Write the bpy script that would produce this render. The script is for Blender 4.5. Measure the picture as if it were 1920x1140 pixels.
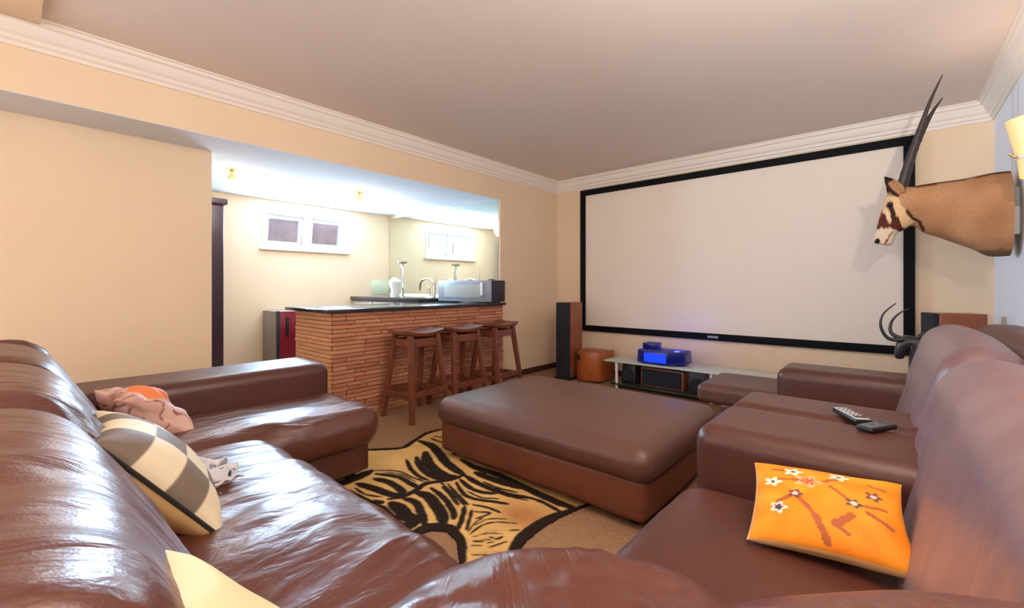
import bpy, bmesh, math, random
import numpy as np
from mathutils import Vector, Matrix, Euler, noise

# ------------------------------------------------------------------ camera, world, lights
for o in list(bpy.data.objects):
    bpy.data.objects.remove(o)
sc = bpy.context.scene
COL = sc.collection
rad = math.radians

cam_d = bpy.data.cameras.new('camera')
cam = bpy.data.objects.new('camera', cam_d)
COL.objects.link(cam)
cam.location = (0, 0, 1.15)
cam.rotation_euler = (rad(90), 0, rad(41.16))
cam_d.sensor_width = 36.0
cam_d.lens = 818 / 1920 * 36
cam_d.shift_y = -33 / 1920
cam_d.clip_start = 0.02
sc.camera = cam

sc.view_settings.view_transform = 'Standard'
sc.view_settings.look = 'None'
sc.view_settings.gamma = 1
sc.view_settings.use_curve_mapping = False
sc.view_settings.exposure = 0.12

world = bpy.data.worlds.new('world')
sc.world = world
world.use_nodes = True
bg = world.node_tree.nodes['Background']
bg.inputs[0].default_value = (0.62, 0.78, 1.0, 1)
bg.inputs[1].default_value = 3.4

def area(name, loc, rot, sx, sy, power, color):
    l = bpy.data.lights.new(name, 'AREA')
    l.shape = 'RECTANGLE'; l.size = sx; l.size_y = sy
    l.energy = power; l.color = color
    o = bpy.data.objects.new(name, l); COL.objects.link(o)
    o.location = loc; o.rotation_euler = rot
    return o

# added fill light, set in an invented opening behind the camera
area('fill_back_opening', (-.75, -3.9, 1.45), (rad(100), 0, 0), 2.5, 1.8, 35, (1.0, 0.92, 0.85))
# cool fill light added in an invented left-wall opening, out of view
area('fill_left_opening', (-4.12, -2.4, 1.30), (rad(86), 0, rad(-90)), 2.0, 1.4, 110, (0.78, 0.86, 1.0))
# sky light falling through the high alcove window
for wy in (2.3525, 2.9175):
    area('daylight_alcove_pane', (-6.022, wy, 1.885), (rad(88), 0, rad(-90)), 0.37, 0.29, 58, (0.48, 0.72, 1.0))

# ------------------------------------------------------------------ materials
def lin(c):
    return tuple(((x / 255) / 12.92 if x / 255 <= 0.04045 else ((x / 255 + 0.055) / 1.055) ** 2.4) for x in c)

MATS = {}
def mat(name, rgb, rough=0.6, metal=0.0, spec=0.5, vary=0.0, vscale=6.0, bump=0.0, bscale=200.0, coat=0.0,
        stretch=(1, 1, 1), attr=None, emit=None, estr=0.0, trans=0.0, rvary=0.0):
    m = bpy.data.materials.new(name)
    m.use_nodes = True
    nt = m.node_tree; N = nt.nodes; L = nt.links
    b = N['Principled BSDF']
    c = lin(rgb)
    b.inputs['Base Color'].default_value = (*c, 1)
    b.inputs['Roughness'].default_value = rough
    b.inputs['Metallic'].default_value = metal
    b.inputs['Specular IOR Level'].default_value = spec
    b.inputs['Coat Weight'].default_value = coat
    b.inputs['Transmission Weight'].default_value = trans
    if emit:
        b.inputs['Emission Color'].default_value = (*lin(emit), 1)
        b.inputs['Emission Strength'].default_value = estr
    tc = N.new('ShaderNodeTexCoord'); mp = N.new('ShaderNodeMapping')
    mp.inputs['Scale'].default_value = stretch
    L.new(tc.outputs['Object'], mp.inputs['Vector'])
    src = None
    if attr:
        a = N.new('ShaderNodeAttribute'); a.attribute_name = attr
        src = a.outputs['Color']
        L.new(src, b.inputs['Base Color'])
    if vary > 0:
        n = N.new('ShaderNodeTexNoise'); n.inputs['Scale'].default_value = vscale
        n.inputs['Detail'].default_value = 5
        L.new(mp.outputs['Vector'], n.inputs['Vector'])
        mx = N.new('ShaderNodeMix'); mx.data_type = 'RGBA'; mx.blend_type = 'MULTIPLY'
        rp = N.new('ShaderNodeValToRGB')
        lo = 1 - vary
        rp.color_ramp.elements[0].position = 0.3; rp.color_ramp.elements[1].position = 0.7
        rp.color_ramp.elements[0].color = (lo, lo, lo, 1)
        rp.color_ramp.elements[1].color = (1 + vary * .4, 1 + vary * .4, 1 + vary * .4, 1)
        L.new(n.outputs['Fac'], rp.inputs['Fac'])
        mx.inputs[0].default_value = 1.0
        if src: L.new(src, mx.inputs[6])
        else: mx.inputs[6].default_value = (*c, 1)
        L.new(rp.outputs['Color'], mx.inputs[7])
        L.new(mx.outputs[2], b.inputs['Base Color'])
        if rvary:
            mr = N.new('ShaderNodeMapRange')
            mr.inputs[3].default_value = rough - rvary; mr.inputs[4].default_value = rough + rvary
            L.new(n.outputs['Fac'], mr.inputs[0]); L.new(mr.outputs[0], b.inputs['Roughness'])
    if bump > 0:
        n2 = N.new('ShaderNodeTexNoise'); n2.inputs['Scale'].default_value = bscale
        n2.inputs['Detail'].default_value = 3
        L.new(mp.outputs['Vector'], n2.inputs['Vector'])
        bp = N.new('ShaderNodeBump'); bp.inputs['Strength'].default_value = bump
        bp.inputs['Distance'].default_value = 0.01
        L.new(n2.outputs['Fac'], bp.inputs['Height']); L.new(bp.outputs['Normal'], b.inputs['Normal'])
    MATS[name] = m
    return m

def leather(name, rgb, rough, wrinkle, wscale, stretch, spec=0.5, coat=0.0):
    m = mat(name, rgb, rough, spec=spec, vary=0.16, vscale=2.5, rvary=0.03, coat=coat)
    nt = m.node_tree; N = nt.nodes; L = nt.links
    b = N['Principled BSDF']
    tc = N.new('ShaderNodeTexCoord'); mp = N.new('ShaderNodeMapping')
    mp.inputs['Scale'].default_value = stretch
    L.new(tc.outputs['Object'], mp.inputs['Vector'])
    n = N.new('ShaderNodeTexNoise'); n.inputs['Scale'].default_value = wscale
    n.inputs['Detail'].default_value = 4; n.inputs['Distortion'].default_value = 0.6
    L.new(mp.outputs['Vector'], n.inputs['Vector'])
    v = N.new('ShaderNodeTexVoronoi'); v.inputs['Scale'].default_value = 260
    L.new(tc.outputs['Object'], v.inputs['Vector'])
    b1 = N.new('ShaderNodeBump'); b1.inputs['Strength'].default_value = wrinkle; b1.inputs['Distance'].default_value = 0.03
    b2 = N.new('ShaderNodeBump'); b2.inputs['Strength'].default_value = 0.10; b2.inputs['Distance'].default_value = 0.002
    L.new(n.outputs['Fac'], b1.inputs['Height'])
    L.new(v.outputs['Distance'], b2.inputs['Height'])
    L.new(b1.outputs['Normal'], b2.inputs['Normal'])
    L.new(b2.outputs['Normal'], b.inputs['Normal'])
    return m

mat('wall_cream', (240, 214, 180), 0.85, vary=0.03, vscale=1.5, bump=0.04, bscale=120)
mat('wall_white', (240, 242, 246), 0.85, vary=0.02, vscale=1.5, bump=0.04, bscale=120)
mat('ceiling_paint', (238, 224, 212), 0.9, vary=0.02, vscale=1.0, bump=0.03, bscale=90)
mat('soffit_paint', (226, 230, 234), 0.9, bump=0.03, bscale=90)
mat('cornice_paint', (244, 232, 218), 0.7)
mat('carpet', (172, 134, 104), 0.95, spec=0.1, vary=0.16, vscale=40, bump=0.5, bscale=600)
mat('dark_skirting', (70, 42, 32), 0.45, vary=0.2, stretch=(1, 1, 12))
leather('leather_folded', (94, 49, 37), 0.34, 0.42, 5.0, (2.2, 0.7, 0.7), 0.8)
leather('leather_cool_lit', (118, 84, 84), 0.38, 0.22, 4.0, (1.6, 0.8, 0.8), 0.8)  # cool light on the right-hand backs put into base colour and sheen
MATS['leather_cool_lit'].node_tree.nodes['Principled BSDF'].inputs['Sheen Weight'].default_value = 0.09
MATS['leather_cool_lit'].node_tree.nodes['Principled BSDF'].inputs['Sheen Tint'].default_value = (.85, .85, 1, 1)
leather('leather_base', (118, 66, 50), 0.45, 0.05, 4.0, (1, 1, 1))
leather('leather_smooth', (86, 48, 39), 0.40, 0.05, 4.0, (1, 1, 1))
leather('leather_ottoman', (98, 64, 54), 0.42, 0.06, 4.0, (1, 1, 1))
mat('seam_thread', (60, 32, 26), 0.5)
mat('foot_black', (22, 20, 20), 0.5)
mat('stone_a', (210, 142, 106), 0.85, vary=0.25, vscale=18, bump=0.5, bscale=60, stretch=(1, 1, 4))
mat('stone_b', (196, 128, 94), 0.85, vary=0.25, vscale=18, bump=0.5, bscale=60, stretch=(1, 1, 4))
mat('stone_c', (218, 154, 116), 0.85, vary=0.25, vscale=18, bump=0.5, bscale=60, stretch=(1, 1, 4))
mat('stone_end', (216, 156, 112), 0.85, vary=0.2, vscale=18, bump=0.4, bscale=60, stretch=(1, 1, 4))
mat('bar_mortar', (92, 58, 42), 0.9)
mat('granite', (58, 56, 58), 0.14, vary=0.5, vscale=160)
mat('mirror_glass', (232, 238, 228), 0.01, metal=1.0)
mat('mirror_edge', (120, 150, 130), 0.2)
mat('stool_wood', (122, 66, 44), 0.38, vary=0.3, vscale=5, stretch=(6, 6, 1))
mat('dark_cabinet', (52, 34, 44), 0.4, vary=0.2, vscale=5, stretch=(6, 6, 1))
mat('white_paint', (236, 234, 232), 0.4)
mat('frame_white', (240, 242, 246), 0.35)
mat('grey_enamel', (150, 142, 132), 0.5)
mat('red_enamel', (128, 24, 42), 0.3)
mat('black_plastic', (26, 27, 31), 0.4)
mat('navy_plastic', (34, 38, 56), 0.4)
mat('silver_plastic', (140, 146, 156), 0.35, metal=0.2)
mat('oven_glass', (168, 174, 172), 0.12)
mat('chrome', (205, 205, 205), 0.16, metal=1.0)
mat('white_ceramic', (225, 224, 220), 0.3)
mat('pale_green', (214, 222, 190), 0.15)
mat('brass', (226, 170, 110), 0.3, metal=0.8)
mat('lamp_glow', (255, 250, 240), 0.5, emit=(235, 244, 255), estr=14)
mat('cabinet_panel', (205, 196, 184), 0.5)
mat('screen_fabric', (238, 224, 208), 0.9, spec=0.1)
mat('screen_frame', (10, 10, 13), 0.75, spec=0.2)
mat('speaker_wood', (150, 84, 52), 0.35, vary=0.25, vscale=5, stretch=(8, 8, 1))
mat('speaker_cloth', (30, 33, 44), 0.9, bump=0.3, bscale=500)
mat('sub_wood', (176, 92, 46), 0.35, vary=0.25, vscale=4, stretch=(5, 5, 1))
mat('smoked_glass', (52, 60, 52), 0.06)
mat('shelf_glass', (196, 206, 198), 0.05)
mat('blue_lit_shell', (14, 20, 92), 0.25, emit=(10, 30, 200), estr=0.06)  # blue LED glow put into the shell colour, plus faint emission
mat('blue_panel', (20, 50, 220), 0.25, emit=(20, 60, 255), estr=1.1)
mat('hide', (200, 150, 110), 0.8, attr='Col', vary=0.12, vscale=60, bump=0.2, bscale=300, spec=0.2)
mat('print', (200, 150, 110), 0.6, attr='Col', spec=0.25, bump=0.1, bscale=300)
mat('rug_hide', (200, 150, 110), 0.85, attr='Col', spec=0.1, vary=0.12, vscale=80, bump=0.3, bscale=400)
mat('horn', (58, 46, 40), 0.5, vary=0.3, vscale=20)
mat('eye', (14, 10, 10), 0.1)
mat('bronze_black', (46, 44, 42), 0.35, spec=0.5)
mat('cream_linen', (244, 214, 164), 0.8, spec=0.2, bump=0.15, bscale=120)
mat('piping_black', (30, 24, 22), 0.6)
mat('lace_white', (226, 222, 226), 0.7)
mat('sconce_glass', (250, 220, 160), 0.4, emit=(255, 206, 120), estr=0.3)
mat('remote_silver', (196, 198, 196), 0.35)
mat('remote_black', (28, 27, 28), 0.4)
mat('key_grey', (96, 98, 100), 0.5)
mat('sash_grey', (212, 222, 236), 0.4)
mat('outside_wall', (186, 160, 150), 0.9, vary=0.3, vscale=4)

def glass_mat():
    m = bpy.data.materials.new('window_glass'); m.use_nodes = True
    N = m.node_tree.nodes; L = m.node_tree.links
    N.clear()
    out = N.new('ShaderNodeOutputMaterial'); mix = N.new('ShaderNodeMixShader')
    t = N.new('ShaderNodeBsdfTransparent'); g = N.new('ShaderNodeBsdfGlossy')
    g.inputs['Roughness'].default_value = 0.02
    t.inputs['Color'].default_value = (0.9, 0.93, 1, 1)
    fr = N.new('ShaderNodeFresnel'); fr.inputs['IOR'].default_value = 1.5
    L.new(fr.outputs[0], mix.inputs[0]); L.new(t.outputs[0], mix.inputs[1]); L.new(g.outputs[0], mix.inputs[2])
    L.new(mix.outputs[0], out.inputs['Surface'])
    MATS['window_glass'] = m
glass_mat()

# ------------------------------------------------------------------ helpers
def link_mesh(name, bm, m, parent=None, smooth=False, sharp=None):
    me = bpy.data.meshes.new(name)
    bm.normal_update()
    bm.to_mesh(me); bm.free()
    if m: me.materials.append(MATS[m] if isinstance(m, str) else m)
    if smooth:
        me.polygons.foreach_set('use_smooth', [True] * len(me.polygons))
        if sharp:
            me.set_sharp_from_angle(angle=rad(sharp))
    o = bpy.data.objects.new(name, me); COL.objects.link(o)
    if parent: o.parent = parent
    return o

def empty(name, loc=(0, 0, 0), rz=0.0):
    o = bpy.data.objects.new(name, None); COL.objects.link(o)
    o.location = loc; o.rotation_euler = (0, 0, rz)
    o.empty_display_size = 0.1
    return o

def tag(o, label, cat, group=None, kind=None):
    o['label'] = label; o['category'] = cat
    if group: o['group'] = group
    if kind: o['kind'] = kind
    return o

def struct(o, label=None):
    o['kind'] = 'structure'
    if label: o['label'] = label
    return o

def add_box(bm, x0, x1, y0, y1, z0, z1, bev=0.0, seg=2, M=None):
    vs = [bm.verts.new((x, y, z)) for x in (x0, x1) for y in (y0, y1) for z in (z0, z1)]
    idx = [(0, 1, 3, 2), (4, 6, 7, 5), (0, 4, 5, 1), (2, 3, 7, 6), (0, 2, 6, 4), (1, 5, 7, 3)]
    fs = [bm.faces.new([vs[i] for i in f]) for f in idx]
    if bev > 0:
        es = list({e for f in fs for e in f.edges})
        r = bmesh.ops.bevel(bm, geom=es, offset=bev, segments=seg, profile=0.5, affect='EDGES')
        vs = list({v for f in r['faces'] for v in f.verts} | {v for v in vs if v.is_valid})
    if M is not None:
        for v in vs: v.co = M @ v.co
    return vs

def box(name, x0, x1, y0, y1, z0, z1, m, parent=None, bev=0.0, seg=2):
    bm = bmesh.new(); add_box(bm, x0, x1, y0, y1, z0, z1, bev, seg)
    return link_mesh(name, bm, m, parent, smooth=bev > 0, sharp=40 if bev > 0 else None)

def add_tube(bm, pts, radii, n=10, cap=True, sq=False):
    pts = [Vector(p) for p in pts]
    if not isinstance(radii, (list, tuple)): radii = [radii] * len(pts)
    rings = []
    up = Vector((0, 0, 1))
    t0 = (pts[1] - pts[0]).normalized()
    if abs(t0.z) > 0.9: up = Vector((0, 1, 0))
    a = t0.cross(up).normalized()
    for i, p in enumerate(pts):
        t = (pts[min(i + 1, len(pts) - 1)] - pts[max(i - 1, 0)]).normalized()
        a = (a - t * a.dot(t)).normalized()
        b = t.cross(a)
        ring = []
        for k in range(n):
            th = 2 * math.pi * k / n + (math.pi / 4 if sq else 0)
            ring.append(bm.verts.new(p + (a * math.cos(th) + b * math.sin(th)) * radii[i]))
        rings.append(ring)
    for i in range(len(rings) - 1):
        for k in range(n):
            bm.faces.new((rings[i][k], rings[i][(k + 1) % n], rings[i + 1][(k + 1) % n], rings[i + 1][k]))
    if cap:
        bm.faces.new(rings[0][::-1]); bm.faces.new(rings[-1])
    return rings

def tube(name, pts, radii, m, parent=None, n=10, sq=False):
    bm = bmesh.new(); add_tube(bm, pts, radii, n, sq=sq)
    bmesh.ops.recalc_face_normals(bm, faces=bm.faces)
    return link_mesh(name, bm, m, parent, smooth=not sq, sharp=50)

def lathe(name, prof, m, parent=None, n=24, loc=(0, 0, 0), a0=0, a1=2 * math.pi, smooth=True):
    bm = bmesh.new()
    full = abs(a1 - a0 - 2 * math.pi) < 1e-6
    cols = []
    cnt = n if full else n + 1
    for k in range(cnt):
        th = a0 + (a1 - a0) * k / n
        cols.append([bm.verts.new((loc[0] + r * math.cos(th), loc[1] + r * math.sin(th), loc[2] + z)) for r, z in prof])
    for k in range(n if full else n):
        c0, c1 = cols[k], cols[(k + 1) % cnt]
        for i in range(len(prof) - 1):
            try: bm.faces.new((c0[i], c1[i], c1[i + 1], c0[i + 1]))
            except ValueError: pass
    bmesh.ops.remove_doubles(bm, verts=bm.verts, dist=1e-5)
    bmesh.ops.recalc_face_normals(bm, faces=bm.faces)
    return link_mesh(name, bm, m, parent, smooth=smooth, sharp=40)

def puff_bm(s, r, crown=0.0, bulge=0.0, n=28, disp=None, vr=None):
    """rounded, crowned, wrinkled block centred on the origin; vr = plan corner radius"""
    sx, sy, sz = [a / 2 for a in s]
    bm = bmesh.new()
    ts = []
    for i in range(n + 1):
        t = -1 + 2 * i / n
        ts.append(0.45 * t + 0.55 * math.sin(math.pi / 2 * t))
    cache = {}
    def vert(c):
        key = tuple(round(a, 6) for a in c)
        if key in cache: return cache[key]
        q = Vector((c[0] * sx, c[1] * sy, c[2] * sz))
        if vr:
            inn = Vector((max(-sx + vr, min(sx - vr, q.x)), max(-sy + vr, min(sy - vr, q.y)), 0))
            d = Vector((q.x - inn.x, q.y - inn.y, 0))
            if d.length > 1e-9:
                mx = max(abs(d.x), abs(d.y))
                d = d.normalized() * mx
            q = Vector((inn.x + d.x, inn.y + d.y, q.z))
            rad_in = vr - min(r, vr)
            dl = d.length
            h = min(dl, rad_in)
            base = inn + (d.normalized() * h if dl > 1e-9 else Vector())
            ex = dl - h
            iz = max(-sz + r, min(sz - r, q.z)); dz = q.z - iz
            if ex > 1e-9 and abs(dz) > 1e-9:
                mx = max(ex, abs(dz)); l = math.hypot(ex, dz)
                ex, dz = ex / l * mx, dz / l * mx
            p = base + (d.normalized() * ex if dl > 1e-9 else Vector()); p.z = iz + dz
        else:
            inn = Vector((max(-sx + r, min(sx - r, q.x)), max(-sy + r, min(sy - r, q.y)), max(-sz + r, min(sz - r, q.z))))
            d = q - inn
            if d.length > 1e-9:
                p = inn + d.normalized() * max(abs(d.x), abs(d.y), abs(d.z))
            else: p = q
        wx, wy, wz = [max(0.0, 1 - (p[i] / (sx, sy, sz)[i]) ** 2) for i in range(3)]
        p = p.copy()
        p.z += crown * wx ** .7 * wy ** .7 * (p.z / sz + 1) / 2
        p.x += bulge * wy ** .6 * wz ** .6 * (p.x / sx) * (abs(p.x / sx) > .3)
        p.y += bulge * wx ** .6 * wz ** .6 * (p.y / sy) * (abs(p.y / sy) > .3)
        v = bm.verts.new(p); cache[key] = v
        return v
    for ax in range(3):
        for sg in (-1, 1):
            for i in range(n):
                for j in range(n):
                    cs = []
                    for a, b in ((i, j), (i + 1, j), (i + 1, j + 1), (i, j + 1)):
                        c = [0, 0, 0]; c[ax] = sg
                        c[(ax + 1) % 3] = ts[a]; c[(ax + 2) % 3] = ts[b]
                        cs.append(vert(c))
                    if sg < 0: cs.reverse()
                    try: bm.faces.new(cs)
                    except ValueError: pass
    bmesh.ops.remove_doubles(bm, verts=bm.verts, dist=1e-5)
    bm.normal_update()
    if disp:
        new = [v.co + v.normal * disp(v.co) for v in bm.verts]
        for v, p in zip(bm.verts, new): v.co = p
    return bm

def puff(name, s, r, m, parent, loc, rot=(0, 0, 0), crown=0.0, bulge=0.0, n=28, disp=None, vr=None):
    o = link_mesh(name, puff_bm(s, r, crown, bulge, n, disp, vr), m, parent, smooth=True)
    o.location = loc; o.rotation_euler = rot
    return o

def folds(freq, amp, seed, fine=0.35):
    """soft creases; freq = (fx,fy,fz) per metre"""
    def f(p):
        q = Vector((p.x * freq[0] + seed, p.y * freq[1] + seed * .37, p.z * freq[2] - seed * .71))
        w = Vector((noise.noise(p * 3.1 + Vector((seed, 0, 0))), noise.noise(p * 2.7 + Vector((0, seed, 5))), 0)) * .9
        a = noise.noise(q + w)
        b = noise.noise(q * 2.3 + w * 1.5 + Vector((7, 3, 1)))
        m_ = 0.55 + 0.9 * noise.noise(p * 2.2 + Vector((seed * 2, 1, 4)))
        return amp * max(0.1, m_) * ((1 - 2.4 * abs(a)) + fine * (1 - 2.4 * abs(b)))
    return f

def paint(o, fn):
    me = o.data
    ca = me.color_attributes.new('Col', 'FLOAT_COLOR', 'POINT')
    for i, v in enumerate(me.vertices):
        c = fn(v.co)
        ca.data[i].color = (*lin(c), 1)

def mixc(a, b, t):
    t = max(0, min(1, t))
    return tuple(a[i] * (1 - t) + b[i] * t for i in range(3))

# ------------------------------------------------------------------ the room
XL, XR, YF, YB, ZC = -3.62, 0.60, 5.11, -4.00, 2.62
XA, YM, ZS = -6.00, 3.92, 2.214          # alcove back wall, mirror wall, soffit height
struct(box('floor', -6.2, XR + .15, YB - .15, YF + .15, -.1, 0, 'carpet'), 'brown carpet floor')
struct(box('ceiling', XL - .2, XR + .15, YB - .15, YF + .15, ZC, ZC + .1, 'ceiling_paint'), 'pale greyish ceiling')
struct(box('wall_far', -6.2, XR + .15, YF, YF + .12, 0, ZC + .05, 'wall_cream'), 'cream wall behind the projection screen')
struct(box('wall_right', XR, XR + .12, YB - .15, YF, 0, ZC + .05, 'wall_white'), 'off-white wall on the right')
bm = bmesh.new()
add_box(bm, -4.2, -4.04, -1.35, 1.03, 0, ZS); add_box(bm, -4.2, -4.04, YB, -3.45, 0, ZS)
add_box(bm, -4.2, -4.04, -3.45, -1.35, 0, .55); add_box(bm, -4.2, -4.04, -3.45, -1.35, 2.05, ZS)
struct(link_mesh('wall_left', bm, 'wall_cream'), 'cream wall on the left under the bulkhead')
struct(box('wall_pier', -6.2, XL, YM, YF, 0, ZC + .05, 'wall_cream'), 'cream wall between the bar opening and the far corner')
struct(box('wall_bulkhead', -4.45, XL, YB, YM, ZS, ZC + .05, 'wall_cream'), 'cream bulkhead above the bar opening')
struct(box('ceiling_soffit', -4.45, XL, YB, YM, ZS - .004, ZS, 'soffit_paint'), 'underside of the bulkhead')
struct(box('ceiling_alcove', -6.2, -4.45, -.2, YM, ZS + .045, ZS + .14, 'soffit_paint'), 'low white ceiling over the bar')
struct(box('wall_alcove_end', -6.2, -4.2, -.35, -.2, 0, ZS + .1, 'wall_cream'), 'end wall of the bar alcove')
# back wall of the alcove with the high window opening (Y 2.06..3.20, Z 1.64..2.11)
WY0, WY1, WZ0, WZ1 = 2.07, 3.20, 1.645, 2.125
bm = bmesh.new()
add_box(bm, XA - .2, XA, -.35, WY0, 0, ZS + .1); add_box(bm, XA - .2, XA, WY1, YM, 0, ZS + .1)
add_box(bm, XA - .2, XA, WY0, WY1, 0, WZ0); add_box(bm, XA - .2, XA, WY0, WY1, WZ1, ZS + .1)
struct(link_mesh('wall_alcove', bm, 'wall_cream'), 'cream wall behind the bar')
# wall behind the camera, with an invented opening for the fill light
bm = bmesh.new()
add_box(bm, -4.2, -2.05, YB - .12, YB, 0, ZC + .05); add_box(bm, .55, XR + .1, YB - .12, YB, 0, ZC + .05)
add_box(bm, -2.05, .55, YB - .12, YB, 2.42, ZC + .05); add_box(bm, -2.05, .55, YB - .12, YB, 0, .5)
struct(link_mesh('wall_back', bm, 'wall_cream'), 'cream wall behind the sofa')
# plain white frames of the two added, unseen openings beside and behind the camera
def plain_frame(name, lab, c, along_y, w, z0, z1):
    o = struct(empty(name, (c[0], c[1], z0)), lab)
    f = .05
    for nm, a0, a1, b0, b1 in (('head', -w / 2, w / 2, z1 - z0 - f, z1 - z0), ('sill', -w / 2, w / 2, 0, f),
                               ('jamb', -w / 2, -w / 2 + f, f, z1 - z0 - f), ('jamb', w / 2 - f, w / 2, f, z1 - z0 - f), ('mullion', -f / 2, f / 2, f, z1 - z0 - f)):
        if along_y: box(nm, -.03, .03, a0, a1, b0, b1, 'frame_white', o)
        else: box(nm, a0, a1, -.03, .03, b0, b1, 'frame_white', o)
plain_frame('added_window_left', 'added white window frame in the left wall, out of view', (-4.07, -2.4), True, 2.1, .55, 2.05)
plain_frame('added_window_back', 'added white window frame in the wall behind the sofa, out of view', (-.75, YB - .04), False, 2.6, .5, 2.42)
# shallow ceiling beam above the near sofa
struct(box('trim_beam', XL + .1, XR, YB, .10, ZC - .035, ZC, 'wall_cream'), 'shallow ceiling band above the near sofa')
struct(box('outside_lightwell', -7.1, -7.0, .5, 4.8, 0, 2.2, 'outside_wall'), 'wall of the light well outside the window')

# cornice: stepped cove profile (offset from wall, drop from ceiling)
prof = [(0, .155), (.012, .155), (.016, .135), (.03, .125), (.034, .105), (.05, .09), (.062, .065), (.07, .04), (.085, .032), (.088, .012), (.10, .010), (.10, 0)]
def cornice(name, a, b, nrm, ma, mb, label):
    """a->b along the wall, nrm into the room; ma/mb: +1 inside mitre at that end"""
    a, b, nrm = Vector(a), Vector(b), Vector(nrm)
    d = (b - a).normalized()
    bm = bmesh.new(); R0 = []; R1 = []
    for off, drop in prof + [(0, 0)]:
        R0.append(bm.verts.new(a + nrm * off + d * off * ma + Vector((0, 0, -drop))))
        R1.append(bm.verts.new(b + nrm * off - d * off * mb + Vector((0, 0, -drop))))
    k = len(R0)
    for i in range(k):
        bm.faces.new((R0[i], R0[(i + 1) % k], R1[(i + 1) % k], R1[i]))
    bm.faces.new(R0[::-1]); bm.faces.new(R1)
    bmesh.ops.recalc_face_normals(bm, faces=bm.faces)
    struct(link_mesh(name, bm, 'cornice_paint'), label)
cornice('trim_1', (XL, YB, ZC), (XL, YF, ZC), (1, 0, 0), 0, 1, 'moulded cornice along the bulkhead')
cornice('trim_2', (XL, YF, ZC), (XR, YF, ZC), (0, -1, 0), 1, 1, 'moulded cornice above the screen')
cornice('trim_3', (XR, YB, ZC), (XR, YF, ZC), (-1, 0, 0), 0, 1, 'moulded cornice on the right wall')
def skirting(name, x0, x1, y0, y1):
    struct(box(name, x0, x1, y0, y1, 0, .075, 'dark_skirting', bev=.004), 'dark wooden skirting board')
skirting('baseboard_left', XL, XL + .015, YM, YF - .015)
skirting('baseboard_far', XL, XR - .015, YF - .015, YF)
skirting('baseboard_right', XR - .015, XR, YB, YF)

# high awning window of the alcove: fixed frame, two sashes tilted out at the bottom
win = struct(empty('window_1', (XA, (WY0 + WY1) / 2, (WZ0 + WZ1) / 2)), 'high white awning window with two panes behind the bar')
hw, hh = (WY1 - WY0) / 2, (WZ1 - WZ0) / 2
bm = bmesh.new()
for a in ((-hw, hw, hh - .045, hh), (-hw, hw, -hh, -hh + .045)):
    add_box(bm, -.09, .015, a[0], a[1], a[2], a[3], .004)
for a in ((-hw, -hw + .045), (hw - .045, hw)):
    add_box(bm, -.09, .015, a[0], a[1], -hh + .045, hh - .045, .004)
link_mesh('window_frame', bm, 'frame_white', win)
box('mullion', -.08, .005, -.04, .04, -hh + .045, hh - .045, 'frame_white', win, .004)
box('sill', -.02, .05, -hw - .03, hw + .03, -hh - .03, -hh, 'frame_white', win, .006)
for sg in (-1, 1):
    cy = sg * (hw / 2)
    w2, h2 = hw / 2 - .05, hh - .05
    pv = empty('sash', (-.05, cy, hh - .05)); pv.parent = win
    pv.rotation_euler = (0, rad(9), 0)
    bm = bmesh.new()
    f = .045
    add_box(bm, -.02, .02, -w2, w2, -f, 0, .004); add_box(bm, -.02, .02, -w2, w2, -2 * h2, -2 * h2 + f, .004)
    add_box(bm, -.02, .02, -w2, -w2 + f, -2 * h2 + f, -f, .004); add_box(bm, -.02, .02, w2 - f, w2, -2 * h2 + f, -f, .004)
    link_mesh('sash_frame', bm, 'sash_grey', pv)
    box('pane', -.003, .003, -w2 + f, w2 - f, -2 * h2 + f, -f, 'window_glass', pv)

# mirror wall; thin pale green panel stands for a green tint on the wall
mr = empty('wall_mirror', (-4.83, YM, 1.05))
tag(mr, 'large frameless mirror filling the end wall above the back counter', 'mirror')
box('glass', -1.16, 1.19, -.008, -.002, 0, 1.16, 'mirror_glass', mr)
box('backing', -1.16, 1.19, -.002, -.0005, 0, 1.16, 'mirror_edge', mr)
sp = box('green_panel', XA, XA + .008, 3.60, 3.9, 1.03, 1.25, 'pale_green', None, .002)
tag(sp, 'pale green panel on the wall beside the mirror', 'panel')

# ------------------------------------------------------------------ the bar
bar = tag(empty('bar_counter', (-3.9, 2.83, 0)), 'bar counter clad in thin reddish-brown stacked stone strips', 'bar')
def wbox(name, x0, x1, y0, y1, z0, z1, m, par, bev=0, seg=2):
    p = par.location
    return box(name, x0 - p.x, x1 - p.x, y0 - p.y, y1 - p.y, z0 - p.z, z1 - p.z, m, par, bev, seg)
wbox('carcass', -4.25, -3.575, 1.775, 3.915, 0, .925, 'bar_mortar', bar)
rng = random.Random(4)
SH = .925 / 26
strip_meshes = {}
def strip(L, m, along):
    key = (round(L, 2), m, along)
    if key not in strip_meshes:
        bm = bmesh.new(); L2 = key[0] / 2 - .002; h = SH / 2 - .0022; t = .024
        if along == 'y': add_box(bm, -t, 0, -L2, L2, -h, h, .003, 1)
        else: add_box(bm, -L2, L2, 0, t, -h, h, .003, 1)
        o = link_mesh('stone_strip', bm, m)
        strip_meshes[key] = o.data
        bpy.data.objects.remove(o)
    o = bpy.data.objects.new('stone_strip', strip_meshes[key]); COL.objects.link(o)
    o.parent = bar
    return o
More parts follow.
